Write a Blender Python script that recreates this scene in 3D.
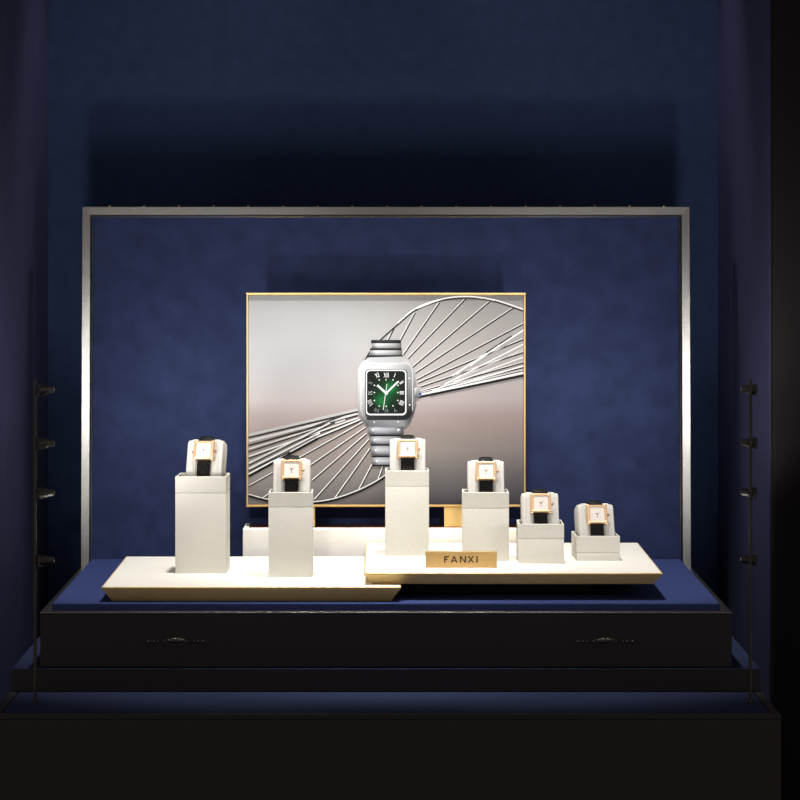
import bpy, bmesh, math, random
from mathutils import Vector, Matrix, Euler

for o in list(bpy.data.objects):
    bpy.data.objects.remove(o, do_unlink=True)
sc = bpy.context.scene
COL = sc.collection
rnd = random.Random(7)

# ------------------------------------------------------------------ camera
EYE = 1.40                       # eye height above the shop floor
cam_d = bpy.data.cameras.new('camera')
cam = bpy.data.objects.new('camera', cam_d)
COL.objects.link(cam)
cam.location = (0, -4.5, EYE)
cam.rotation_euler = (math.radians(90), 0, 0)
cam_d.sensor_width = 36
cam_d.lens = 140.13
cam_d.shift_x = 0.0175
cam_d.shift_y = -0.21
cam_d.clip_start = 0.1
cam_d.clip_end = 60
sc.camera = cam

# ------------------------------------------------------------------ world, exposure
w = bpy.data.worlds.new('world'); sc.world = w
w.use_nodes = True
w.node_tree.nodes['Background'].inputs[0].default_value = (1.0, 0.87, 0.80, 1)
w.node_tree.nodes['Background'].inputs[1].default_value = 0.25
vs = sc.view_settings
vs.view_transform = 'Standard'
vs.look = 'None'
vs.exposure = 0.0
vs.gamma = 1.0
vs.use_curve_mapping = False
sc.cycles.use_denoising = True

# ------------------------------------------------------------------ ceiling downlights of the niche, plus added unseen fill spots
def aim(o, target):
    d = Vector(target) - o.location
    o.rotation_euler = d.to_track_quat('-Z', 'Y').to_euler()

def spot(name, loc, target, watts, deg, blend=0.3, radius=0.02, color=(1, 0.96, 0.9)):
    l = bpy.data.lights.new(name, 'SPOT')
    l.energy = watts; l.spot_size = math.radians(deg); l.spot_blend = blend
    l.shadow_soft_size = radius; l.color = color
    o = bpy.data.objects.new(name, l); COL.objects.link(o)
    o.location = loc; aim(o, target)
    return o

for sx in (-1, 1):
    spot('niche_downlight', (sx * 0.19, 0.10, 2.30), (sx * 0.19, 0.34, 0.87), 76, 43, 0.6, 0.05, (1, 0.97, 0.92))
    spot('added_front_fill', (sx * 0.30, -3.2, 2.05), (sx * 0.20, 0.40, 1.105), 125, 12, 1.0, 0.05, (1, 0.985, 0.965))  # added unseen front fill, brightens pedestals, dials and lid
    spot('added_wall_fill', (-sx * 0.25, 0.80, 2.34), (sx * 0.58, 0.72, 1.48), 15, 38, 0.8, 0.03, (0.95, 0.97, 1))  # added unseen fill, lifts the dark stripes on the side walls
LAMPS = {   # level: (height, target on the left stand's side, watts, cone)
    0: (1.177, (-0.36, 0.90, 1.75), 2.2, 100),
    1: (1.102, (-0.10, 0.90, 1.85), 2.2, 90),
    2: (1.032, (-0.05, 0.70, 1.35), 1.5, 100),
    3: (0.937, (-0.28, 0.90, 2.00), 6.0, 82),
}
LAMP_GAIN = 1.0

# ------------------------------------------------------------------ helpers: materials
def new_mat(name):
    m = bpy.data.materials.new(name); m.use_nodes = True
    return m, m.node_tree, m.node_tree.nodes['Principled BSDF']

def mat(name, color, rough=0.5, metal=0.0, var=0.0, vscale=60, bump=0.0, bscale=400, sheen=0.0, spec=0.5, sheen_tint=None):
    m, nt, b = new_mat(name)
    b.inputs['Base Color'].default_value = (*color, 1)
    b.inputs['Roughness'].default_value = rough
    b.inputs['Metallic'].default_value = metal
    b.inputs['Specular IOR Level'].default_value = spec
    if sheen:
        b.inputs['Sheen Weight'].default_value = sheen
        b.inputs['Sheen Roughness'].default_value = 0.4
        if sheen_tint: b.inputs['Sheen Tint'].default_value = (*sheen_tint, 1)
    tc = nt.nodes.new('ShaderNodeTexCoord')
    if var:
        n = nt.nodes.new('ShaderNodeTexNoise'); n.inputs['Scale'].default_value = vscale
        n.inputs['Detail'].default_value = 6
        nt.links.new(tc.outputs['Object'], n.inputs['Vector'])
        r = nt.nodes.new('ShaderNodeValToRGB')
        r.color_ramp.elements[0].position = 0.3; r.color_ramp.elements[1].position = 0.7
        r.color_ramp.elements[0].color = (*[c * (1 - var) for c in color], 1)
        r.color_ramp.elements[1].color = (*[min(1, c * (1 + var)) for c in color], 1)
        nt.links.new(n.outputs['Fac'], r.inputs['Fac'])
        nt.links.new(r.outputs['Color'], b.inputs['Base Color'])
    if bump:
        n = nt.nodes.new('ShaderNodeTexNoise'); n.inputs['Scale'].default_value = bscale
        n.inputs['Detail'].default_value = 3
        nt.links.new(tc.outputs['Object'], n.inputs['Vector'])
        bp = nt.nodes.new('ShaderNodeBump'); bp.inputs['Strength'].default_value = bump
        bp.inputs['Distance'].default_value = 0.002
        nt.links.new(n.outputs['Fac'], bp.inputs['Height'])
        nt.links.new(bp.outputs['Normal'], b.inputs['Normal'])
    return m

M = {}
M['velvet'] = mat('blue_velvet', (0.036, 0.053, 0.160), 0.9, var=0.22, vscale=420, bump=0.5, bscale=900, spec=0.1)
M['velvet_panel'] = mat('blue_suede', (0.027, 0.038, 0.102), 0.9, var=0.17, vscale=28, bump=0.3, bscale=800, spec=0.1)
M['velvet_dark'] = mat('midnight_velvet', (0.021, 0.028, 0.064), 0.95, var=0.2, vscale=380, bump=0.4, bscale=800, spec=0.05)
M['wall'] = mat('navy_wall', (0.030, 0.048, 0.110), 0.9, var=0.10, vscale=40, spec=0.05)
M['sidewall'] = mat('navy_side_wall', (0.034, 0.036, 0.080), 0.9, var=0.10, vscale=40, spec=0.05)
M['black'] = mat('matt_black', (0.036, 0.034, 0.034), 0.8, spec=0.1)
M['jamb'] = mat('black_paint', (0.009, 0.0082, 0.0085), 0.9, spec=0.05)
M['leather'] = mat('black_leather', (0.026, 0.024, 0.027), 0.6, bump=0.3, bscale=500, spec=0.2)
M['black_metal'] = mat('black_metal', (0.045, 0.042, 0.036), 0.45, metal=0.6, var=0.15)
M['steel'] = mat('brushed_steel', (0.30, 0.296, 0.29), 0.28, metal=1.0, var=0.12, vscale=600, bump=0.12, bscale=700)
M['rim'] = mat('dark_steel', (0.16, 0.155, 0.15), 0.36, metal=1.0, var=0.15, vscale=300)
M['clasp'] = mat('dark_clasp_metal', (0.07, 0.066, 0.062), 0.32, metal=1.0, var=0.5, vscale=400, bump=1.0, bscale=500)
M['gold'] = mat('satin_gold', (0.80, 0.55, 0.22), 0.32, metal=1.0, var=0.04, vscale=50)
M['gold_plate'] = mat('matt_gold_plate', (0.66, 0.43, 0.17), 0.45, metal=0.7, var=0.05, vscale=200)
M['brass_side'] = mat('brushed_brass', (0.72, 0.52, 0.21), 0.42, metal=0.2, var=0.06, vscale=80)
M['bronze'] = mat('polished_bronze', (0.24, 0.12, 0.08), 0.3, metal=0.4)
M['linen'] = mat('cream_linen', (0.85, 0.825, 0.765), 0.95, var=0.05, vscale=700, bump=0.5, bscale=900, spec=0.1)
M['cream'] = mat('cream_suede', (0.88, 0.85, 0.78), 0.9, var=0.02, vscale=300, spec=0.2)
M['grey_white'] = mat('warm_white_leatherette', (0.66, 0.645, 0.59), 0.7, var=0.04, vscale=500, bump=0.25, bscale=900, spec=0.25)
M['cushion'] = mat('off_white_suede', (0.60, 0.585, 0.55), 0.8, var=0.03, vscale=300, bump=0.15, bscale=700, spec=0.2)
M['rose'] = mat('rose_gold', (0.95, 0.64, 0.38), 0.3, metal=0.6)
M['dark_gold'] = mat('deep_gold', (0.35, 0.15, 0.07), 0.35, metal=0.9)  # darker gold for hands, crown and pusher
M['dial'] = mat('ivory_dial', (0.80, 0.74, 0.70), 0.5)
M['ink'] = mat('dark_brown_ink', (0.05, 0.035, 0.02), 0.6, spec=0.2)
M['lens'] = mat('dark_lens', (0.03, 0.03, 0.03), 0.15)

# quilted black strap: diagonal stitched diamonds
def strap_mat():
    m, nt, b = new_mat('black_quilted_leather')
    b.inputs['Base Color'].default_value = (0.006, 0.006, 0.0055, 1)
    b.inputs['Roughness'].default_value = 0.6
    b.inputs['Specular IOR Level'].default_value = 0.18
    tc = nt.nodes.new('ShaderNodeTexCoord')
    acc = None
    for ang in (45, -45):
        mp = nt.nodes.new('ShaderNodeMapping'); mp.inputs['Rotation'].default_value = (0, math.radians(ang), 0)
        wv = nt.nodes.new('ShaderNodeTexWave'); wv.bands_direction = 'X'; wv.inputs['Scale'].default_value = 45
        nt.links.new(tc.outputs['Object'], mp.inputs['Vector']); nt.links.new(mp.outputs['Vector'], wv.inputs['Vector'])
        if acc is None: acc = wv
        else:
            mx = nt.nodes.new('ShaderNodeMath'); mx.operation = 'MINIMUM'
            nt.links.new(acc.outputs['Fac'], mx.inputs[0]); nt.links.new(wv.outputs['Fac'], mx.inputs[1]); acc = mx
    bp = nt.nodes.new('ShaderNodeBump'); bp.inputs['Strength'].default_value = 0.6; bp.inputs['Distance'].default_value = 0.001
    nt.links.new(acc.outputs[0], bp.inputs['Height']); nt.links.new(bp.outputs['Normal'], b.inputs['Normal'])
    return m
M['strap'] = strap_mat()

def glass_mat():
    m = bpy.data.materials.new('watch_crystal'); m.use_nodes = True
    nt = m.node_tree; nt.nodes.clear()
    out = nt.nodes.new('ShaderNodeOutputMaterial')
    mix = nt.nodes.new('ShaderNodeMixShader'); tr = nt.nodes.new('ShaderNodeBsdfTransparent')
    gl = nt.nodes.new('ShaderNodeBsdfGlossy'); gl.inputs['Roughness'].default_value = 0.05
    mix.inputs[0].default_value = 0.03
    nt.links.new(tr.outputs[0], mix.inputs[1]); nt.links.new(gl.outputs[0], mix.inputs[2])
    nt.links.new(mix.outputs[0], out.inputs[0])
    return m
M['crystal'] = glass_mat()

def print_mat():
    m, nt, b = new_mat('satin_photo_print')
    at = nt.nodes.new('ShaderNodeAttribute'); at.attribute_name = 'Ink'
    nt.links.new(at.outputs['Color'], b.inputs['Base Color'])
    b.inputs['Roughness'].default_value = 0.6
    b.inputs['Specular IOR Level'].default_value = 0.15
    return m
M['print'] = print_mat()

# ------------------------------------------------------------------ helpers: meshes
def bx(bm, x0, x1, y0, y1, z0, z1, bev=0.0, seg=2):
    r = bmesh.ops.create_cube(bm, size=1.0)
    vsx = r['verts']
    for v in vsx:
        v.co = Vector(((x0 + x1) / 2 + v.co.x * (x1 - x0), (y0 + y1) / 2 + v.co.y * (y1 - y0), (z0 + z1) / 2 + v.co.z * (z1 - z0)))
    if bev:
        es = set()
        for v in vsx: es.update(v.link_edges)
        bmesh.ops.bevel(bm, geom=list(es), offset=bev, segments=seg, profile=0.5, affect='EDGES')
    return bm

def box(*a, **k): return bx(bmesh.new(), *a, **k)

def cyl(bm, p, q, r0, r1=None, n=20, cap=True):
    p = Vector(p); q = Vector(q); r1 = r0 if r1 is None else r1
    d = (q - p).normalized()
    a = d.orthogonal().normalized(); b = d.cross(a)
    A = []; B = []
    for i in range(n):
        t = 2 * math.pi * i / n
        u = a * math.cos(t) + b * math.sin(t)
        A.append(bm.verts.new(p + u * r0)); B.append(bm.verts.new(q + u * r1))
    for i in range(n):
        j = (i + 1) % n
        bm.faces.new((A[i], A[j], B[j], B[i]))
    if cap:
        bm.faces.new(A[::-1]); bm.faces.new(B)
    return bm

def lathe(bm, p, d, prof, n=24):
    """prof: list of (along, radius) turned about axis d from p"""
    p = Vector(p); d = Vector(d).normalized()
    a = d.orthogonal().normalized(); b = d.cross(a)
    rings = []
    for s, r in prof:
        rings.append([bm.verts.new(p + d * s + (a * math.cos(2 * math.pi * i / n) + b * math.sin(2 * math.pi * i / n)) * max(r, 1e-5)) for i in range(n)])
    for A, B in zip(rings, rings[1:]):
        for i in range(n):
            j = (i + 1) % n
            bm.faces.new((A[i], A[j], B[j], B[i]))
    bm.faces.new(rings[0][::-1]); bm.faces.new(rings[-1])
    return bm

def prism(bm, pts, y0, y1):
    """pts (x,z) outline extruded from y0 to y1"""
    A = [bm.verts.new((x, y0, z)) for x, z in pts]; B = [bm.verts.new((x, y1, z)) for x, z in pts]
    n = len(pts)
    bm.faces.new(A); bm.faces.new(B[::-1])
    for i in range(n):
        j = (i + 1) % n
        bm.faces.new((A[j], A[i], B[i], B[j]))
    return bm

def rect_sweep(bm, hw, hh, prof, cz=0.0):
    """a mitred frame: profile (inset, y) swept round a rectangle of half sizes hw, hh in the XZ plane"""
    rings = []
    for u, y in prof:
        rings.append([bm.verts.new((sx * (hw - u), y, cz + sz * (hh - u))) for sx, sz in ((-1, -1), (1, -1), (1, 1), (-1, 1))])
    n = len(rings)
    for k in range(n):
        A = rings[k]; B = rings[(k + 1) % n]
        for i in range(4):
            j = (i + 1) % 4
            bm.faces.new((A[i], A[j], B[j], B[i]))
    return bm

def obj(name, bm, m, parent=None, loc=None, smooth=False, xf=None):
    if xf is not None: bmesh.ops.transform(bm, matrix=xf, verts=bm.verts)
    bmesh.ops.recalc_face_normals(bm, faces=bm.faces)
    me = bpy.data.meshes.new(name); bm.to_mesh(me); bm.free()
    if smooth:
        for p in me.polygons: p.use_smooth = True
        me.set_sharp_from_angle(angle=math.radians(38))
    o = bpy.data.objects.new(name, me); COL.objects.link(o)
    me.materials.append(m)
    if parent: o.parent = parent
    if loc: o.location = loc
    return o

def thing(name, label, cat, loc=(0, 0, 0), rot=(0, 0, 0), group=None):
    o = bpy.data.objects.new(name, None); COL.objects.link(o)
    o.empty_display_size = 0.05
    o.location = loc; o.rotation_euler = rot
    o['label'] = label; o['category'] = cat
    if group: o['group'] = group
    return o

def struct(name, bm, m):
    o = obj(name, bm, m); o['kind'] = 'structure'
    return o

def copy_thing(src, label, loc, rot):
    c = src.copy(); COL.objects.link(c)
    c.location = loc; c.rotation_euler = rot; c['label'] = label
    for ch in list(src.children):
        d = ch.copy(); COL.objects.link(d); d.parent = c
        for g in list(ch.children):
            e = g.copy(); COL.objects.link(e); e.parent = d
    return c

# ------------------------------------------------------------------ the niche of the shop window
XL, XR, YB, YJ = -0.586, 0.5757, 0.90, 0.168
struct('wall_back', box(-0.70, 0.70, YB, YB + 0.05, 0.0, 2.45), M['wall'])
struct('wall_left', box(XL - 0.05, XL, YJ, YB, 0.0, 2.45), M['sidewall'])
struct('wall_right', box(XR, XR + 0.05, YJ, YB, 0.0, 2.45), M['sidewall'])
struct('floor', box(-1.6, 1.6, -2.2, YB, -0.05, 0.0), M['black'])
struct('ceiling', box(-0.70, 0.70, YJ, YB, 2.40, 2.45), M['black'])
struct('trim_1', box(XR, 1.5, YJ - 0.03, YJ, 0.0, 2.45, bev=0.006), M['jamb'])
struct('trim_2', box(-1.5, XL, YJ - 0.03, YJ, 0.0, 2.45, bev=0.006), M['jamb'])
struct('trim_3', box(-1.5, 1.5, YJ - 0.03, YJ, 2.45, 2.75), M['jamb'])

# lower plinth
pl = thing('window_plinth', 'wide black window plinth with navy velvet top at the bottom of the display', 'plinth', (0, 0.3, 0))
obj('body', box(-0.543, 0.543, -0.521, 0.55, 0.001, 0.730, bev=0.002), M['black'], pl)
b = bmesh.new()   # a raised edge round the velvet
for (x0, x1, y0, y1) in ((-0.543, 0.543, -0.521, -0.509), (-0.543, -0.531, -0.509, 0.55), (0.531, 0.543, -0.509, 0.55)):
    bx(b, x0, x1, y0, y1, 0.730, 0.737, bev=0.0012)
obj('edge_trim', b, M['leather'], pl)
obj('velvet_top', box(-0.530, 0.530, -0.507, 0.548, 0.7302, 0.7368, bev=0.002), M['velvet_dark'], pl)

# step under the trunk
st = thing('display_step', 'low black velvet step directly under the open trunk', 'plinth', (0, 0.3, 0.7372))
obj('body', box(-0.540, 0.540, -0.310, 0.52, 0.0, 0.0318, bev=0.001), M['leather'], st)
obj('velvet_top', box(-0.540, 0.540, -0.310, 0.52, 0.0319, 0.0328, bev=0.0004), M['velvet_dark'], st)

# ------------------------------------------------------------------ the open trunk
TZ = 0.7702
tr = thing('open_trunk', 'large open black trunk with steel edges and navy suede lining', 'trunk', (0, 0.3, TZ))
def L(z): return z - TZ          # world height to the trunk's own
obj('body', box(-0.5, 0.5, -0.3, 0.3, L(0.7704), L(0.8480), bev=0.002), M['leather'], tr)
b = bmesh.new()
for (x0, x1, y0, y1) in ((-0.5, 0.5, -0.3005, -0.2835), (-0.5, -0.4855, -0.2835, 0.3), (0.4855, 0.5, -0.2835, 0.3)):
    bx(b, x0, x1, y0, y1, L(0.8481), L(0.8510), bev=0.0009, seg=3)
obj('rim', b, M['rim'], tr, smooth=True)
obj('velvet_pad', box(-0.4848, 0.4848, -0.2815, 0.3272, L(0.8482), L(0.8615), bev=0.002, seg=3), M['velvet'], tr)
# lid, hinged at the back and leaning a little
LH = 0.6125                       # lid length
ang = math.radians(2.2)
LX = Matrix.Translation((0, 0.303, L(0.8300))) @ Matrix.Rotation(-ang, 4, 'X') @ Matrix.Translation((0, 0, LH / 2))
HW = 0.5006
fr = rect_sweep(bmesh.new(), HW, LH / 2, [(0, 0.055), (0, 0.001), (0.001, 0), (0.0135, 0.0006), (0.0148, 0.0020), (0.0156, 0.0064), (0.0156, 0.029), (0.004, 0.029), (0.004, 0.055)])
obj('lid_frame', fr, M['steel'], tr, xf=LX)
tb = rect_sweep(bmesh.new(), HW - 0.0157, LH / 2 - 0.0157, [(0, 0.0095), (0, 0.0072), (0.0007, 0.0064), (0.0017, 0.0072), (0.0017, 0.0095)])
obj('lid_trim', tb, M['steel'], tr, xf=LX)
obj('lid_shell', box(-HW + 0.0045, HW - 0.0045, 0.0335, 0.0545, -LH / 2 + 0.0045, LH / 2 - 0.0045), M['leather'], tr, xf=LX)
obj('lid_lining', box(-HW + 0.016, HW - 0.016, 0.0262, 0.0332, -LH / 2 + 0.016, LH / 2 - 0.016), M['velvet_panel'], tr, xf=LX)
for k in range(17):
    sb = bmesh.new()
    lathe(sb, (-0.457 + k * 0.0573, 0.016, LH / 2), (0, 0, 1), [(0, 0.0026), (0.001, 0.0026), (0.0022, 0.0019), (0.0028, 0.0006)], n=12)
    obj('stud', sb, M['gold'], tr, smooth=True, xf=LX)
# clasps on the front
for cx in (-0.3035, 0.3165):
    cb = bmesh.new()
    outline = []
    for i in range(33):          # lens-shaped plate
        t = -1 + 2 * i / 32
        outline.append((cx + 0.0215 * t, L(0.8088) + 0.0078 * (1 - abs(t) ** 1.7)))
    for i in range(31, 0, -1):
        t = -1 + 2 * i / 32
        outline.append((cx + 0.0215 * t, L(0.8088) - 0.0062 * (1 - abs(t) ** 1.7)))
    prism(cb, outline, -0.3032, -0.3002)
    cl = obj('clasp', cb, M['clasp'], tr)
    d = bmesh.new()
    bmesh.ops.create_uvsphere(d, u_segments=20, v_segments=10, radius=1.0)
    bmesh.ops.transform(d, matrix=Matrix.Translation((cx, -0.3030, L(0.8098))) @ Matrix.Diagonal((0.0135, 0.003, 0.0042, 1)), verts=d.verts)
    obj('clasp_boss', d, M['clasp'], cl, smooth=True)
    for s in (-1, 1):
        for q, rr in ((0.026, 0.0018), (0.0315, 0.0022), (0.0355, 0.0014), (0.0395, 0.0024)):
            d = bmesh.new(); bmesh.ops.create_uvsphere(d, u_segments=12, v_segments=8, radius=rr)
            bmesh.ops.translate(d, vec=(cx + s * q, -0.3008, L(0.8084)), verts=d.verts)
            obj('clasp_rivet', d, M['rim'], cl, smooth=True)
        for q in range(5):       # chased pattern on the plate
            d = bmesh.new(); bmesh.ops.create_uvsphere(d, u_segments=10, v_segments=6, radius=0.0014)
            bmesh.ops.translate(d, vec=(cx + s * (0.003 + q * 0.0035), -0.3032, L(0.8058) + 0.0008 * q), verts=d.verts)
            obj('clasp_bead', d, M['clasp'], cl, smooth=True)

# ------------------------------------------------------------------ platforms
def platform(label, x0, x1, y0, y1, ztop, zbot, slope):
    cx, cy = (x0 + x1) / 2, (y0 + y1) / 2
    t = thing('display_platform', label, 'platform', (cx, cy, zbot), group='gold edged display platforms')
    hx, hy, h = (x1 - x0) / 2, (y1 - y0) / 2, ztop - zbot
    b = bmesh.new()
    lv = [(0.0, slope), (h - 0.0022, 0.0), (h - 0.0006, 0.0), (h, 0.0006)]
    rings = [[b.verts.new((sx * (hx - i), sy * (hy - i), z)) for sx, sy in ((-1, -1), (1, -1), (1, 1), (-1, 1))] for z, i in lv]
    inner = [[b.verts.new((sx * (hx - 0.0016), sy * (hy - 0.0016), z)) for sx, sy in ((-1, -1), (1, -1), (1, 1), (-1, 1))] for z in (h, h - 0.0016)]
    rings += inner
    for A, B in zip(rings, rings[1:]):
        for i in range(4):
            j = (i + 1) % 4
            b.faces.new((A[i], A[j], B[j], B[i]))
    b.faces.new(rings[0][::-1]); b.faces.new(rings[-1])
    obj('tray', b, M['brass_side'], t)
    obj('linen_top', box(-hx + 0.0017, hx - 0.0017, -hy + 0.0017, hy - 0.0017, h - 0.0015, h + 0.0002, bev=0.0005), M['linen'], t)
    return t
P1 = platform('cream topped platform with gold edge under the two left pedestals', -0.4140, 0.0218, 0.030, 0.455, 0.8836, 0.8617, 0.0145)
P2 = platform('cream topped gold edged platform raised at right under four pedestals', -0.0322, 0.4045, 0.054, 0.497, 0.9013, 0.8839, 0.0125)
obj('riser', box(-0.145, 0.12, -0.12, 0.19, -0.0222, -0.0001, bev=0.001), M['black'], P2)

# block behind the platforms, carrying the picture
bl = thing('display_block', 'cream block with bronze inset top behind the platforms under the picture', 'block', (0.0, 0.5535, 0.8617))
BH = 0.9225 - 0.8617
b = bmesh.new()
bx(b, -0.2300, 0.2300, -0.0515, 0.0515, 0, BH - 0.004, bev=0.0008)
for (x0, x1, y0, y1) in ((-0.23, 0.23, -0.0515, -0.0235), (-0.23, -0.222, -0.0235, 0.0515), (0.222, 0.23, -0.0235, 0.0515)):
    bx(b, x0, x1, y0, y1, BH - 0.0045, BH, bev=0.0006)
obj('body', b, M['cream'], bl)
obj('bronze_inset', box(-0.2218, 0.2218, -0.0230, 0.0513, BH - 0.0039, BH - 0.001), M['bronze'], bl)

# ------------------------------------------------------------------ the framed poster
PY = 0.540
po = thing('framed_poster', 'gold framed poster of a steel watch with green dial and wire wheel', 'poster', (0, PY, 0.9216))
PW, P0, P1z = 0.2266, 0.955 - 0.9216, 1.3013 - 0.9216
ph, pc = (P1z - P0) / 2, (P1z + P0) / 2
obj('frame', rect_sweep(bmesh.new(), PW, ph, [(0, 0.024), (0, 0.001), (0.001, 0), (0.0028, 0), (0.0036, 0.0012), (0.0036, 0.022), (0.002, 0.024)], cz=pc), M['gold'], po)
obj('back_board', box(-PW + 0.0037, PW - 0.0037, 0.0045, 0.0215, pc - ph + 0.0037, pc + ph - 0.0037), M['black'], po)
for x0, x1 in ((-0.180, -0.115), (0.094, 0.160)):
    obj('foot', box(x0, x1, 0.0005, 0.0235, 0.0001, P0 - 0.0002, bev=0.001), M['gold'], po)

pm = bmesh.new()
ink = pm.loops.layers.float_color.new('Ink')
layer = [0]
def lin(c):
    return tuple(((v / 255) / 12.92 if v / 255 <= 0.04045 else ((v / 255 + 0.055) / 1.055) ** 2.4) for v in c)
def pt(x, y):       # poster sheet coordinates: 280 units wide, measured from the sheet's top left
    return Vector(((x - 386) * 0.0016185, 0.0043 - layer[0] * 0.00002, pc + ph - (y - 293) * 0.0016185))
def poly(pts, cols):
    f = pm.faces.new([pm.verts.new(pt(*p)) for p in pts])
    if not isinstance(cols[0], (tuple, list)): cols = [cols] * len(pts)
    for l, c in zip(f.loops, cols): l[ink] = (*lin(c), 1)
def grid(xs, ys, cols):
    V = [[pm.verts.new(pt(x, y)) for x in xs] for y in ys]
    for j in range(len(ys) - 1):
        for i in range(len(xs) - 1):
            f = pm.faces.new((V[j][i], V[j][i + 1], V[j + 1][i + 1], V[j + 1][i]))
            for l, (jj, ii) in zip(f.loops, ((j, i), (j, i + 1), (j + 1, i + 1), (j + 1, i))):
                l[ink] = (*lin(cols[jj][ii]), 1)
CLIP = (248.6, 523.6, 295.6, 504.6)
def line(p, q, wd, c0, c1=None):
    # clip to the sheet, then a thin quad
    (x0, y0), (x1, y1) = p, q
    t0, t1 = 0.0, 1.0
    dx, dy = x1 - x0, y1 - y0
    for pp, qq in ((-dx, x0 - CLIP[0]), (dx, CLIP[1] - x0), (-dy, y0 - CLIP[2]), (dy, CLIP[3] - y0)):
        if pp == 0:
            if qq < 0: return
        else:
            r = qq / pp
            if pp < 0: t0 = max(t0, r)
            else: t1 = min(t1, r)
    if t0 >= t1: return
    a = Vector((x0 + dx * t0, y0 + dy * t0)); b_ = Vector((x0 + dx * t1, y0 + dy * t1))
    d = (b_ - a).normalized(); n = Vector((-d.y, d.x)) * wd / 2
    c1 = c1 or c0
    poly([(a + n)[:], (b_ + n)[:], (b_ - n)[:], (a - n)[:]], [c0, c1, c1, c0])
def path(pts, wd, c):
    # smooth curve through the points
    out = []
    n = len(pts)
    for i in range(n - 1):
        p0 = Vector(pts[max(i - 1, 0)]); p1 = Vector(pts[i]); p2 = Vector(pts[i + 1]); p3 = Vector(pts[min(i + 2, n - 1)])
        for k in range(6):
            t = k / 6
            out.append(0.5 * ((2 * p1) + (p2 - p0) * t + (2 * p0 - 5 * p1 + 4 * p2 - p3) * t * t + (3 * p1 - p0 - 3 * p2 + p3) * t ** 3))
    out.append(Vector(pts[-1]))
    for a, b_ in zip(out, out[1:]): line(a[:], b_[:], wd, c)
def rrect(x0, x1, y0, y1, r, n=6):
    o_ = []
    for cx, cy, s in ((x1 - r, y0 + r, -90), (x1 - r, y1 - r, 0), (x0 + r, y1 - r, 90), (x0 + r, y0 + r, 180)):
        for k in range(n + 1):
            a = math.radians(s + 90 * k / n)
            o_.append((cx + r * math.cos(a), cy + r * math.sin(a)))
    return o_
def disc(x, y, r, c, n=10):
    poly([(x + r * math.cos(2 * math.pi * i / n), y + r * math.sin(2 * math.pi * i / n)) for i in range(n)], c)

# backdrop of the print
gx = [247.6, 290, 335, 380, 425, 470, 524.4]
gy = [294.6, 315, 345, 375, 400, 415, 432, 450, 475, 505.4]
ROW_LIGHT_COMP = [0.68, 0.68, 0.70, 0.74, 0.80, 0.86, 0.90, 0.92, 0.98, 0.72]  # row tones painted to offset how the lamps light the sheet
COL_LIGHT_COMP = [1.1, 1.0, 0.92, 0.92, 0.92, 0.95, 1.0]  # same by column: brightly lit middle painted darker
gc = [
    [(176,174,172),(186,184,182),(188,186,183),(180,177,173),(166,162,158),(158,154,149),(150,146,142)],
    [(196,194,192),(208,206,204),(208,206,203),(198,194,190),(186,181,176),(180,174,169),(172,166,161)],
    [(206,204,203),(214,212,211),(214,211,209),(206,201,197),(198,190,186),(194,186,181),(186,178,174)],
    [(206,201,200),(212,207,206),(211,205,203),(205,197,194),(200,190,186),(196,186,182),(188,178,174)],
    [(198,187,184),(204,193,190),(203,191,187),(198,185,181),(192,178,174),(186,171,167),(178,164,160)],
    [(180,165,160),(186,170,165),(184,168,162),(176,159,153),(170,152,147),(163,144,139),(156,138,133)],
    [(166,152,145),(168,153,146),(164,149,141),(158,142,135),(153,137,130),(150,133,127),(144,128,122)],
    [(158,147,140),(160,149,141),(156,144,136),(150,138,130),(144,133,126),(138,127,120),(132,121,115)],
    [(140,132,128),(142,134,129),(136,128,123),(124,117,113),(108,102,100),(100,94,93),(94,88,88)],
    [(112,106,106),(112,107,107),(104,99,101),(86,82,86),(66,63,70),(58,55,63),(54,51,58)],
]
gc = [[tuple(v * t * (ROW_LIGHT_COMP[j] * COL_LIGHT_COMP[i]) ** 0.4167 for v, t in zip(c, (0.955, 0.975, 1.0))) for i, c in enumerate(row)] for j, row in enumerate(gc)]
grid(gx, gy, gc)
# wires of the wheels
def wire(p, q, w1=1.1, dark=(32, 32, 34), light=(222, 222, 222), off=0.95):
    layer[0] += 1
    n = Vector((-(q[1] - p[1]), q[0] - p[0])).normalized() * off
    if n.y > 0: n = -n
    line((p[0] + n.x, p[1] + n.y), (q[0] + n.x, q[1] + n.y), w1 * 0.9, light)
    line(p, q, w1, dark)
up = [((394.7,327.2),(388,341)),((415.3,313.1),(400.9,340.3)),((439.7,302.8),(403.5,355.3)),((465.9,299),(408.2,359)),
      ((490.3,301.5),(412.9,367.5)),((514.1,307.9),(415.3,373.5)),((524,324),(416.6,380.3)),((524,339.4),(418.1,383.4)),
      ((524,352.5),(420.9,387.2)),((524,362.8),(420.9,391.9)),((524,367.5),(421,393.5)),((524,371),(421,395))]
for p, q in up: wire(p, q, 1.35, (26, 26, 28), (206, 206, 206), 0.9)
for (p, q, wd, c) in (((524,330),(452,376),1.5,(226,226,227)),((524,334),(440,386),1.4,(150,150,152)),((524,344),(445,384),1.1,(230,230,230)),
                      ((512,336),(486,353),1.4,(48,48,50)),((524,349),(436,389),1.0,(190,190,192)),((524,357),(432,391),1.2,(214,214,215)),((500,345),(470,366),1.2,(245,245,245)),
                      ((524,366),(428,393.5),1.2,(236,236,236)),((524,372.6),(421,395.6),2.2,(214,214,216)),((524,375.6),(419,397.2),2.4,(22,22,24)),((524,378),(430,397),0.8,(120,118,118))):
    layer[0] += 1; line(p, q, wd, c)
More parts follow.
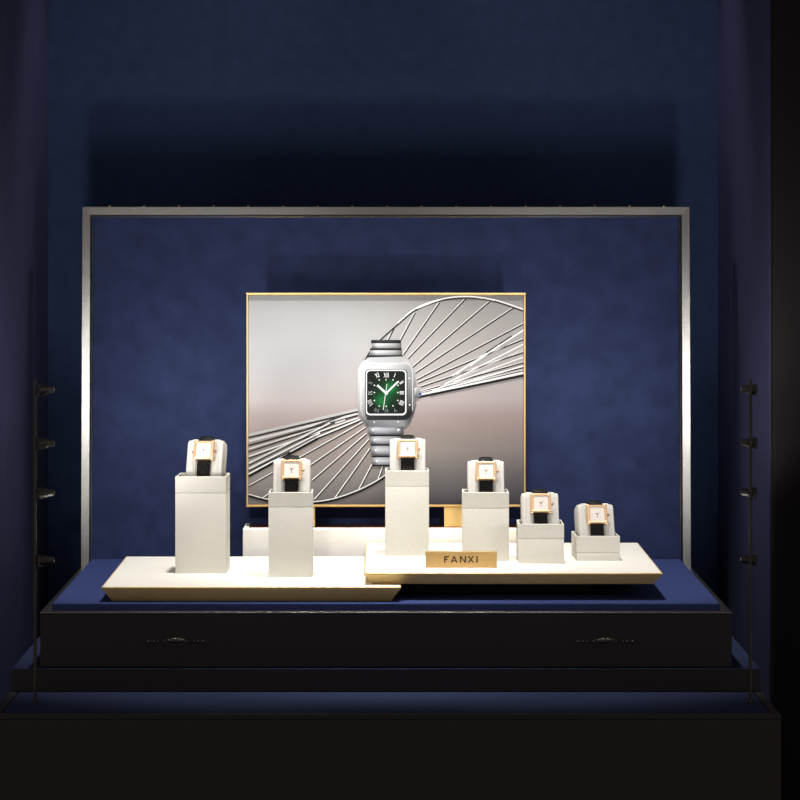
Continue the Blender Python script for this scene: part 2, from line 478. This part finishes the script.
rim1 = [(358,380),(363.7,361.9),(372,348.7),(380.6,339.4),(397.5,324.4),(416.2,309.4),(442.5,300),(468.7,297.6),(495,301.1),(524.2,310.8)]
layer[0] += 1; path(rim1, 2.4, (38, 38, 40))
layer[0] += 1; path([(x - 0.2, y - 1.0) for x, y in rim1[:5]], 0.9, (170, 170, 172)); path([(x - 0.2, y - 1.1) for x, y in rim1[4:]], 1.5, (210, 210, 211))
layer[0] += 1; path([(x + 0.3, y - 0.9) for x, y in rim1[5:9]], 1.1, (250, 250, 250))
low = [((247.5,487.5),(363,423)),((262,499.5),(366,428)),((312.2,481.3),(367,434)),((315,500),(369.4,440)),((335.6,498.5),(370.5,449)),
       ((359,491),(372.5,465)),((378.4,481.3),(383.4,467))]
for p, q in low: wire(p, q)
for (p, q, wd, c) in (((247.5,435.5),(358,409.6),2.6,(176,176,178)),((247.5,438),(358,412),1.3,(30,30,32)),((247.5,441.5),(358,414),2.4,(196,196,198)),
                      ((247.5,446),(358,415.5),1.6,(34,34,36)),((247.5,449.5),(345,420),1.3,(210,210,211)),((247.5,452.5),(335,423),1.3,(52,52,54)),
                      ((247.5,457),(358,418),1.3,(216,216,217)),((247.5,459),(358,419.5),1.2,(38,38,40)),((247.5,464),(330,423),1.6,(205,205,206)),
                      ((247.5,466),(332,424),1.1,(46,46,48)),((247.5,469.5),(320,433),1.6,(222,222,222)),((300,432),(345,415),1.6,(60,60,62)),
                      ((247.5,475),(318,437.5),1.8,(228,228,228)),((247.5,472),(316,436),1.0,(70,70,72)),((247.5,471.7),(290,452),1.2,(44,44,46)),
                      ((318,437),(360,419.5),1.4,(225,225,225)),((318,438.4),(361,421),1.4,(26,26,28)),((247.5,477),(318,438.6),2.4,(20,20,22))):
    layer[0] += 1; line(p, q, wd, c)
rim2 = [(247.3,495.3),(269,501),(296,503.4),(315,503.2),(335.6,499.6),(358.1,491.6),(375,483.1),(386,476)]
layer[0] += 1; path(rim2, 2.8, (18, 18, 20))
layer[0] += 1; path([(x, y - 1.4) for x, y in rim2], 1.1, (206, 206, 207))
# bracelet of the printed watch
def band(x0, x1, y0, y1, top, mid, bot):
    layer[0] += 1
    xm = [x0, x0 + (x1 - x0) * 0.2, x0 + (x1 - x0) * 0.7, x1]
    def sh(c, k): return tuple(max(0, min(255, v * k)) for v in c)
    grid(xm, [y0, y0 + (y1 - y0) * 0.4, y1], [[sh(c, k) for k in (0.66, 0.98, 0.8, 0.42)] for c in (top, mid, bot)])
band(371.2, 401, 340, 343.6, (70,72,76), (40,42,46), (26,27,30))
band(371.8, 401.2, 343.4, 348.4, (210,212,215), (190,192,196), (112,114,118))
band(370, 401.6, 348.4, 350.4, (30,31,34), (20,21,24), (52,54,57))
band(370, 402, 350.4, 355.4, (214,216,219), (196,198,202), (120,122,126))
band(367.5, 403, 355.4, 357.6, (24,25,28), (18,19,22), (60,62,66))
band(367, 404, 357.6, 364, (196,198,202), (220,222,225), (170,172,176))
for k, (y0, y1, xl) in enumerate(((419, 424.6, 366.5), (425.8, 434.4, 368.2), (436.4, 444, 370), (446, 455, 371), (457.4, 465.2, 372))):
    band(xl, 404 - k * 0.5, y0 - 1.6, y0, (14,15,17), (10,11,13), (24,25,28))
    band(xl, 404 - k * 0.5, y0, y1, (150,154,162), (186,189,196), (92,96,104))
    layer[0] += 1
    for x in (xl + 5, 399 - k * 0.4):
        disc(x, (y0 + y1) / 2, 1.25, (232,233,236)); 
    layer[0] += 1
    for x in (xl + 5.4, 399.4 - k * 0.4): disc(x, (y0 + y1) / 2 + 0.3, 0.6, (120,122,128))
band(372, 402, 465, 466.4, (14,15,17), (10,11,13), (12,12,14))
# case
layer[0] += 1
case = [(369,357.5),(362,362),(357.8,369),(357.3,380),(357.4,405),(358.6,412),(362,419),(366,425.5),(371,427),(405,427),(409.5,423),(413.5,414),(416,406),(416.4,384),(414,371),(409,361.5),(402.5,356.6)]
ccol = [(176,178,182),(206,208,211),(196,198,201),(188,190,194),(160,163,168),(140,143,148),(108,111,116),(80,83,88),(96,99,105),(120,123,128),(62,64,68),(52,54,58),(96,98,102),(120,122,126),(150,152,156),(172,174,178),(160,162,166)]
ctr = (386, 391)
for i in range(len(case)):
    j = (i + 1) % len(case)
    poly([case[i], case[j], ctr], [ccol[i], ccol[j], (170,172,176)])
layer[0] += 1
poly(rrect(360.6, 412.6, 363, 418.4, 9), [(222,223,226)] * 28)
layer[0] += 1
def ring(outer, inner, fn):
    for i in range(len(outer)):
        j = (i + 1) % len(outer)
        poly([outer[i], outer[j], inner[j], inner[i]], [fn(*outer[i], 0), fn(*outer[j], 0), fn(*inner[j], 1), fn(*inner[i], 1)])
def bezel_ink(x, y, k):
    g = 218 - k * 20
    if x > 388: g -= (x - 388) * 3.2
    if y > 392: g -= (y - 392) * (6.5 if x > 366 else 3.0)
    g = max(24, min(240, g)); return (g, g + 1, g + 3)
ring(rrect(361.0, 412.2, 363.3, 420.2, 8.5), rrect(364.8, 407.4, 369.3, 416.2, 4.6), bezel_ink)
layer[0] += 1
poly(rrect(364.8, 407.4, 369.3, 416.2, 4.6), (22,23,25))
layer[0] += 1
poly(rrect(365.8, 406.4, 369.8, 415.4, 4.2), (226,227,229))
layer[0] += 1
poly(rrect(366.9, 405.2, 371.0, 413.9, 3.4), (14,20,18))
layer[0] += 1
# sunburst green
dc = (386.2, 394.6)
N = 36
for i in range(N):
    a0, a1 = 2 * math.pi * i / N, 2 * math.pi * (i + 1) / N
    k0 = 0.45 + 0.65 * abs(math.cos(a0 + 0.9)) ** 3; k1 = 0.45 + 0.65 * abs(math.cos(a1 + 0.9)) ** 3
    p0 = (dc[0] + 15.5 * math.cos(a0), dc[1] + 17 * math.sin(a0)); p1 = (dc[0] + 15.5 * math.cos(a1), dc[1] + 17 * math.sin(a1))
    m0 = (dc[0] + 8 * math.cos(a0), dc[1] + 9 * math.sin(a0)); m1 = (dc[0] + 8 * math.cos(a1), dc[1] + 9 * math.sin(a1))
    g0 = (8, 92 * k0, 44 * k0); g1 = (8, 92 * k1, 44 * k1)
    poly([dc, m0, m1], [(8, 84, 42), g0, g1])
    poly([m0, p0, p1, m1], [g0, (14,22,19), (14,22,19), g1])
layer[0] += 1
# Roman chapter, drawn in strokes
def numeral(txt, cx, cy, h, angd, c=(226, 228, 228)):
    a = math.radians(angd); ux, uy = math.cos(a), math.sin(a)
    def at(u, v): return (cx + u * ux - v * uy, cy + u * uy + v * ux)
    wds = {'I': 1.25, 'V': 2.6, 'X': 2.8}
    tot = sum(wds[ch] for ch in txt); u = -tot / 2
    for ch in txt:
        wd = wds[ch]; m_ = u + wd / 2
        if ch == 'I': line(at(m_, -h / 2), at(m_, h / 2), 0.5, c)
        elif ch == 'V':
            line(at(u + 0.3, -h / 2), at(m_, h / 2), 0.6, c); line(at(u + wd - 0.3, -h / 2), at(m_, h / 2), 0.28, c)
        else:
            line(at(u + 0.3, -h / 2), at(u + wd - 0.3, h / 2), 0.6, c); line(at(u + wd - 0.3, -h / 2), at(u + 0.3, h / 2), 0.28, c)
        u += wd
dim = (126, 132, 130)
for txt, x, y, h, r, c in (('XII', 386.3, 375.2, 4.6, 0, None), ('I', 394.8, 375.3, 4.6, 22, None), ('XI', 377.2, 375.4, 4.8, -24, None), ('II', 401.6, 382.6, 4.6, 58, None),
                        ('III', 401.8, 392.8, 4.4, 90, None), ('IIII', 401.6, 403, 4.6, 118, None), ('V', 395, 410.6, 3.6, 155, dim), ('VI', 386.4, 410.8, 3.4, 180, dim),
                        ('VII', 376.6, 410.4, 3.6, 205, dim), ('VIII', 370.2, 402.8, 4.4, 242, (190,194,192)), ('IX', 370.3, 393, 4.2, 270, (170,174,172)), ('X', 370.6, 383, 3.8, 300, dim)):
    numeral(txt, x, y, h, r, c or (232, 234, 234))
for x, y in ((379.3,380),(386,379.8),(393,380),(374.4,385.4),(374.4,392.6),(374.4,400.6),(398,385.4),(397.8,392.6),(397.8,400.6),(379.3,406.2),(386.3,406.4),(393,406)):
    disc(x, y, 0.75, (210,220,214), 6)
layer[0] += 1
line((386.3, 393.5), (377.3, 385.3), 1.9, (245,246,246)); line((386.3, 393.3), (398.4, 381.4), 1.5, (245,246,246))
layer[0] += 1
line((387, 384), (383.2, 410), 0.6, (214,216,216)); disc(386.2, 393.2, 1.7, (236,238,238))
layer[0] += 1
for x, y in ((373.8,365.2),(397.8,365.4),(362.2,379),(362.2,404),(409.3,378.6),(409.8,405),(374.4,422.4),(398.4,422.2)):
    disc(x, y, 1.1, (120,122,126), 8)
layer[0] += 1
for x, y in ((373.6,365),(397.6,365.2),(362,378.8),(362,403.8),(409.1,378.4),(409.6,404.8),(374.2,422.1),(398.2,421.9)):
    disc(x, y, 0.65, (236,237,239), 8)
layer[0] += 1
poly([(414.4,388),(419,387.4),(421,391),(421,396),(418.6,398.4),(414.6,398)], [(206,208,211),(150,152,156),(190,192,196),(110,112,116),(40,42,46),(80,82,86)])
layer[0] += 1
disc(420.2, 394, 1.5, (52,66,140), 8)
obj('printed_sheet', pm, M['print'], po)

# ------------------------------------------------------------------ pedestals, cushions and watches
def pedestal(label, x0, x1, y0, dep, zb, zt, zseam, yaw=0.0, pivot_left=True):
    t = thing('watch_pedestal', label, 'pedestal', ((x0 + x1) / 2, y0 + dep / 2, zb), (0, 0, math.radians(yaw)), 'box pedestals carrying the watches')
    hx, hy, hs, ht = (x1 - x0) / 2, dep / 2, zseam - zb, zt - zb
    obj('body', box(-hx, hx, -hy, hy, 0.0, hs - 0.0002, bev=0.0007, seg=2), M['grey_white'], t, smooth=True)
    b = bmesh.new()
    wl = 0.0025
    lo, hi = hs + 0.0001, ht
    rings = []
    for inset, z in ((0.0005, lo), (0.0, lo + 0.0004), (0.0, hi - 0.0008), (0.0008, hi), (wl - 0.0006, hi), (wl, hi - 0.0008), (wl, lo + 0.003)):
        rings.append([b.verts.new((sx * (hx - inset), sy * (hy - inset), z)) for sx, sy in ((-1, -1), (1, -1), (1, 1), (-1, 1))])
    for A, B in zip(rings, rings[1:]):
        for i in range(4):
            j = (i + 1) % 4
            b.faces.new((A[i], A[j], B[j], B[i]))
    b.faces.new(rings[0][::-1]); b.faces.new(rings[-1])
    obj('collar', b, M['grey_white'], t)
    return t

def rr_prof(h, d, r, off, n=7, cz=0.0, cy=0.0):
    """rounded-rectangle outline in YZ, grown by off"""
    hh, hd, r = h / 2 + off, d / 2 + off, max(r + off, 0.0005)
    o_ = []
    for sy, sz, s in ((1, 1, 0), (-1, 1, 90), (-1, -1, 180), (1, -1, 270)):
        for k in range(n + 1):
            a = math.radians(s + 90 * k / n)
            o_.append((cy + sy * (hd - r) + r * math.cos(a), cz + sz * (hh - r) + r * math.sin(a)))
    return o_

CH, CD, CR, CW = 0.064, 0.036, 0.012, 0.0555
def loft(bm, secs, close=True):
    rings = [[bm.verts.new((x, y, z)) for y, z in prof] for x, prof in secs]
    n = len(rings[0])
    for A, B in zip(rings, rings[1:]):
        for i in range(n):
            j = (i + 1) % n
            bm.faces.new((A[i], A[j], B[j], B[i]))
    if close:
        bm.faces.new(rings[0][::-1]); bm.faces.new(rings[-1])
    return bm

def cushion_mesh():
    b = bmesh.new()
    h = CW / 2; c = 0.0122
    secs = [(-h, -0.0035), (-h + 0.001, -0.0022), (-h + 0.0055, -0.0014), (-h + 0.006, -0.0008), (-h + 0.0085, 0.0), (-c - 0.001, 0.0), (-c - 0.0002, -0.0006), (-c, -0.0022),
            (c, -0.0022), (c + 0.0002, -0.0006), (c + 0.001, 0.0), (h - 0.0085, 0.0), (h - 0.006, -0.0008), (h - 0.0055, -0.0014), (h - 0.001, -0.0022), (h, -0.0035)]
    loft(b, [(x, rr_prof(CH, CD, CR, o_, cz=CH / 2)) for x, o_ in secs])
    return b
# origin of cushion and watch: the middle of the cushion's lower edge, axis leaning back
def make_cushion():
    t = thing('watch_cushion', '', 'cushion', group='off white watch cushions')
    obj('pad', cushion_mesh(), M['cushion'], t, smooth=True)
    return t

def make_watch():
    t = thing('wrist_watch', '', 'watch', group='rose gold wrist watches')
    # strap: a closed band round the cushion, arched over its top
    def sp(o_, up):
        p = rr_prof(CH, CD, CR, o_, cz=CH / 2)
        return [(y, z + (up * max(0.0, (z - CH * 0.8) / (CH * 0.2)))) for y, z in p]
    b = bmesh.new()
    hw = 0.0104
    outer0 = sp(0.0008, 0.0026); outer1 = sp(0.0014, 0.0028); inner = sp(-0.0018, 0.0020)
    rings = []
    for x, prof in ((-hw + 0.0006, inner), (-hw, outer0), (-hw + 0.0012, outer1), (0, sp(0.0020, 0.0030)), (hw - 0.0012, outer1), (hw, outer0), (hw - 0.0006, inner)):
        rings.append([b.verts.new((x, y, z)) for y, z in prof])
    n = len(rings[0])
    for A, B in zip(rings, rings[1:] + rings[:1]):
        for i in range(n):
            j = (i + 1) % n
            b.faces.new((A[i], A[j], B[j], B[i]))
    obj('strap', b, M['strap'], t, smooth=True)
    # case on the front face (towards -y)
    yf = -CD / 2 - 0.0018           # back of the case
    zc = CH - 0.0218
    hx, hz, th = 0.0158, 0.0142, 0.0088
    b = bmesh.new()
    def rr(hx_, hz_, r, n=4):
        o_ = []
        for sx, sz, s in ((1, 1, 0), (-1, 1, 90), (-1, -1, 180), (1, -1, 270)):
            for k in range(n + 1):
                a = math.radians(s + 90 * k / n)
                o_.append((sx * (hx_ - r) + r * math.cos(a), zc + sz * (hz_ - r) + r * math.sin(a)))
        return o_
    rings = []
    for y, hx_, hz_, r in ((yf, hx - 0.001, hz - 0.001, 0.002), (yf - 0.001, hx, hz, 0.003), (yf - th + 0.0016, hx, hz, 0.003), (yf - th + 0.0004, hx - 0.0006, hz - 0.0006, 0.0028),
                           (yf - th, hx - 0.0018, hz - 0.0016, 0.002), (yf - th, 0.0122, 0.0118, 0.0012), (yf - th + 0.0006, 0.0115, 0.0112, 0.001), (yf - th + 0.0021, 0.0112, 0.0110, 0.001)):
        rings.append([b.verts.new((x, y, z)) for x, z in rr(hx_, hz_, r)])
    n = len(rings[0])
    for A, B in zip(rings, rings[1:]):
        for i in range(n):
            j = (i + 1) % n
            b.faces.new((A[i], A[j], B[j], B[i]))
    b.faces.new(rings[0][::-1]); b.faces.new(rings[-1])
    case_o = obj('case', b, M['rose'], t, smooth=True)
    for sx in (-1, 1):
        for sz in (-1, 1):
            lb = box(sx * 0.0135 - 0.0022, sx * 0.0135 + 0.0022, yf - 0.0062, yf + 0.0004, zc + sz * (hz - 0.003) - 0.0048 * (sz < 0), zc + sz * (hz - 0.003) + 0.0048 * (sz > 0), bev=0.0011, seg=3)
            obj('lug', lb, M['rose'], case_o, smooth=True)
    obj('dial', box(-0.0110, 0.0110, yf - th + 0.0016, yf - th + 0.0020, zc - 0.0108, zc + 0.0108), M['dial'], t)
    hb = bmesh.new(); yd = yf - th + 0.0015
    def hand(a_deg, ln, wd):
        a = math.radians(a_deg); u = Vector((math.sin(a), math.cos(a))); nn = Vector((u.y, -u.x)) * wd / 2
        c = Vector((0, zc - 0.0006))
        q = [c + nn - u * 0.001, c + nn * 0.5 + u * ln, c - nn * 0.5 + u * ln, c - nn - u * 0.001]
        prism(hb, [v[:] for v in q], yd - 0.0002, yd)
    hand(-55, 0.0036, 0.0008); hand(52, 0.0056, 0.0006)
    cyl(hb, (0, yd + 0.0001, zc - 0.0006), (0, yd - 0.0005, zc - 0.0006), 0.0011, n=12)
    cyl(hb, (0, yd + 0.0001, zc - 0.0048), (0, yd - 0.0002, zc - 0.0048), 0.0008, n=10)
    obj('hands', hb, M['dark_gold'], t)
    mk = bmesh.new()
    for k in range(12):
        a = math.radians(30 * k); sx_, cz_ = math.sin(a), math.cos(a)
        s_ = 0.0094 / max(abs(sx_), abs(cz_)); x_, z_ = sx_ * s_, zc + cz_ * s_
        bx(mk, x_ - 0.0003, x_ + 0.0003, yd - 0.0001, yd + 0.0002, z_ - 0.0003, z_ + 0.0003)
    obj('hour_markers', mk, M['rose'], t)
    obj('crystal', box(-0.0113, 0.0113, yf - th + 0.0003, yf - th + 0.0007, zc - 0.0111, zc + 0.0111), M['crystal'], t)
    cb = bmesh.new()
    lathe(cb, (hx - 0.0002, yf - 0.0044, zc - 0.0012), (1, 0, 0), [(0, 0.0009), (0.0009, 0.0009), (0.001, 0.0019), (0.0028, 0.0019), (0.0034, 0.0012), (0.0037, 0.0004)], n=14)
    obj('crown', cb, M['dark_gold'], t, smooth=True)
    return t

GZ1, GZ2 = 0.8839, 0.9016
SPEC = [  # x0, x1, y0, depth, base, top, seam, box yaw, cushion yaw, lean, cushion top height above box, words
    (-0.3175, -0.2407, 0.2075, 0.072, GZ1, 1.0305, 1.0054, -2, -9, 19, 0.0520, 0.004,
     'taller white pedestal on the left platform', 'cushion in the taller pedestal on the left platform', 'leftmost rose gold watch with black strap on the taller left pedestal'),
    (-0.1757, -0.1100, 0.1556, 0.062, GZ1, 1.0110, 0.9890, 0, 0, 20, 0.0460, 0.001,
     'shorter white pedestal on the left platform beside the raised platform', 'cushion in the shorter pedestal on the left platform', 'rose gold watch before the lower left corner of the poster'),
    (-0.0012, 0.0662, 0.2930, 0.062, GZ2, 1.0329, 1.0087, 0, 0, 20, 0.0460, 0.001,
     'tallest white pedestal on the right platform under the printed watch', 'cushion in the tallest pedestal on the right platform', 'highest rose gold watch just below the printed watch bracelet'),
    (0.1163, 0.1863, 0.2170, 0.062, GZ2, 1.0058, 0.9817, 0, 0, 20, 0.0445, 0.001,
     'white pedestal behind the gold name plate on the right platform', 'cushion in the pedestal behind the gold name plate', 'rose gold watch above the gold name plate before lower right of poster'),
    (0.1991, 0.2675, 0.1800, 0.072, GZ2, 0.9612, 0.9389, 0, 2, 20, 0.0430, 0.0,
     'short white pedestal overlapping the right edge of the poster', 'cushion in the short pedestal at the right edge of the poster', 'rose gold watch at the lower right corner of the poster frame'),
    (0.2873, 0.3534, 0.2230, 0.080, GZ2, 0.9389, 0.9136, 2, 7, 20, 0.0445, 0.0,
     'lowest white pedestal at the right end of the raised platform', 'cushion in the lowest pedestal at far right', 'lowest rose gold watch at the right end of the display'),
]
cush0 = watch0 = None
for i, (x0, x1, y0, dep, zb, zt, zs, by, cy_, lean, up, dx, l1, l2, l3) in enumerate(SPEC):
    pedestal(l1, x0, x1, y0, dep, zb, zt, zs, by)
    la = math.radians(lean)
    # cushion foot inside the collar, its top `up` above the rim
    zf = zt + up - CH * math.cos(la) - CR * 0.35 * math.sin(la)
    loc = ((x0 + x1) / 2 + dx, y0 + 0.030, zf)
    rot = Euler((-la, 0, math.radians(cy_)), 'XYZ')
    if cush0 is None:
        cush0 = make_cushion(); watch0 = make_watch()
        c, wt = cush0, watch0
        for q in (c, wt): q.location = loc; q.rotation_euler = rot
        c['label'] = 'off white suede ' + l2; wt['label'] = l3
    else:
        c = copy_thing(cush0, 'off white suede ' + l2, loc, rot); wt = copy_thing(watch0, l3, loc, rot)
    wt['group'] = 'rose gold wrist watches'
# the leftmost watch also shows a small pusher on its left
pb = bmesh.new()
lathe(pb, (-0.0156, -CD / 2 - 0.006, CH - 0.0250), (-1, 0, 0), [(0, 0.0009), (0.001, 0.0009), (0.0011, 0.0016), (0.0026, 0.0016), (0.003, 0.0008)], n=14)
obj('pusher', pb, M['dark_gold'], watch0, smooth=True)

# ------------------------------------------------------------------ gold name plate
np_ = thing('name_plate', 'small gold name plate with dark letters FANXI on the right platform', 'sign', (0.1118, 0.122, GZ2))
obj('plate', box(-0.0530, 0.0530, 0.0, 0.012, 0.0, 0.0236, bev=0.0005), M['gold_plate'], np_)
tb = bmesh.new()
S = 0.0097
def stroke(p, q, wd, ox):
    p = Vector(p); q = Vector(q); d = (q - p).normalized(); n = Vector((-d.y, d.x)) * wd / 2
    prism(tb, [((ox + v.x) * S - 0.0256, v.y * S + 0.0076) for v in (p + n, q + n, q - n, p - n)], -0.0004, 0.0001)
def shape(pts, ox): prism(tb, [((ox + x) * S - 0.0256, y * S + 0.0076) for x, y in pts], -0.0004, 0.0001)
t_ = 0.20
shape([(0, 0), (t_, 0), (t_, 1), (0, 1)], 0); shape([(t_, 1 - t_), (0.72, 1 - t_), (0.80, 1), (t_, 1)], 0); shape([(t_, 0.42), (0.48, 0.42), (0.56, 0.42 + t_), (t_, 0.42 + t_)], 0)
shape([(0, 0), (0.21, 0), (0.54, 0.72), (0.54, 1.0), (0.46, 1.0)], 1.0); shape([(1.08, 0), (0.87, 0), (0.54, 0.72), (0.54, 1.0), (0.62, 1.0)], 1.0); shape([(0.30, 0.20), (0.78, 0.20), (0.71, 0.36), (0.37, 0.36)], 1.0)
shape([(0, 0), (t_, 0), (t_, 1), (0, 1)], 2.42); shape([(0.74, 0), (0.74 + t_, 0), (0.74 + t_, 1), (0.74, 1)], 2.42); shape([(0.02, 1), (t_ + 0.02, 1), (0.90, 0.0), (0.74, 0.0)], 2.42)
shape([(0, 0), (0.22, 0), (0.98, 1), (0.76, 1)], 3.62); shape([(0.76, 0), (0.98, 0), (0.22, 1), (0, 1)], 3.62)
shape([(0, 0), (t_, 0), (t_, 1), (0, 1)], 4.92)
obj('lettering', tb, M['ink'], np_)

# ------------------------------------------------------------------ lamp stands with four small spotlights each
def lamp_stand(label, px, side, head_x, head_dy):
    """side +1: heads point to +x"""
    t = thing('lamp_stand', label, 'lamp', (px, -0.117, 0.7369), group='black lamp stands beside the trunk')
    b = bmesh.new()
    cyl(b, (0, 0, 0.0), (0, 0, 0.456), 0.0024, n=14)
    obj('pole', b, M['black_metal'], t, smooth=True)
    b = bmesh.new(); lathe(b, (0, 0, 0.0), (0, 0, 1), [(0, 0.0042), (0.003, 0.0042), (0.0045, 0.0025)], n=16)
    obj('socket', b, M['black_metal'], t, smooth=True)
    for lv, (hz, tgt, watts, deg) in LAMPS.items():
        z = hz - 0.7369; hx = head_x; y = head_dy
        tilt = Vector((side, 0.02, 0.05)).normalized()
        c = Vector((hx, y, z))
        b = bmesh.new()
        lathe(b, c, tilt, [(0, 0.0055), (0.0008, 0.0072), (0.0028, 0.0072), (0.0032, 0.0062), (0.0042, 0.0062), (0.0046, 0.0074), (0.0066, 0.0074), (0.0070, 0.0064), (0.0080, 0.0064),
                           (0.0084, 0.0072), (0.0104, 0.0070), (0.0112, 0.0058), (0.0150, 0.0052), (0.0185, 0.0050), (0.0205, 0.0042)], n=24)
        hd = obj('spotlight', b, M['black_metal'], t, smooth=True)
        # U bracket between pole and head
        b = bmesh.new()
        s = side
        bx(b, min(hx - s * 0.0022, hx - s * 0.0012), max(hx - s * 0.0022, hx - s * 0.0012), y - 0.003, y + 0.003, z - 0.0080, z + 0.0080)
        for zz in (-0.0080, 0.0070):
            bx(b, min(hx - s * 0.0012, hx + s * 0.0035), max(hx - s * 0.0012, hx + s * 0.0035), y - 0.003, y + 0.003, z + zz, z + zz + 0.001)
        cyl(b, (hx - s * 0.0018, y, z), (0, 0, z), 0.0012, n=10)
        obj('bracket', b, M['black_metal'], hd)
        b = bmesh.new(); tip = c + tilt * 0.0206
        lathe(b, tip - tilt * 0.0004, tilt, [(0, 0.0036), (0.0010, 0.0030), (0.0014, 0.0012)], n=16)
        obj('lens', b, M['lens'], hd, smooth=True)
        wp = Vector((px, -0.117, 0.7369)) + tip + tilt * 0.012
        spot('spotlight_beam', wp, (tgt[0] * side, tgt[1], tgt[2]), watts * LAMP_GAIN, deg, 0.45, 0.035, (1.0, 0.97, 0.93))
    return t
lamp_stand('thin black lamp stand with four small spotlights left of the trunk', -0.494, 1, 0.0062, 0.0)
lamp_stand('thin black lamp stand with four small spotlights right of the trunk', 0.513, -1, 0.0085, 0.0098)
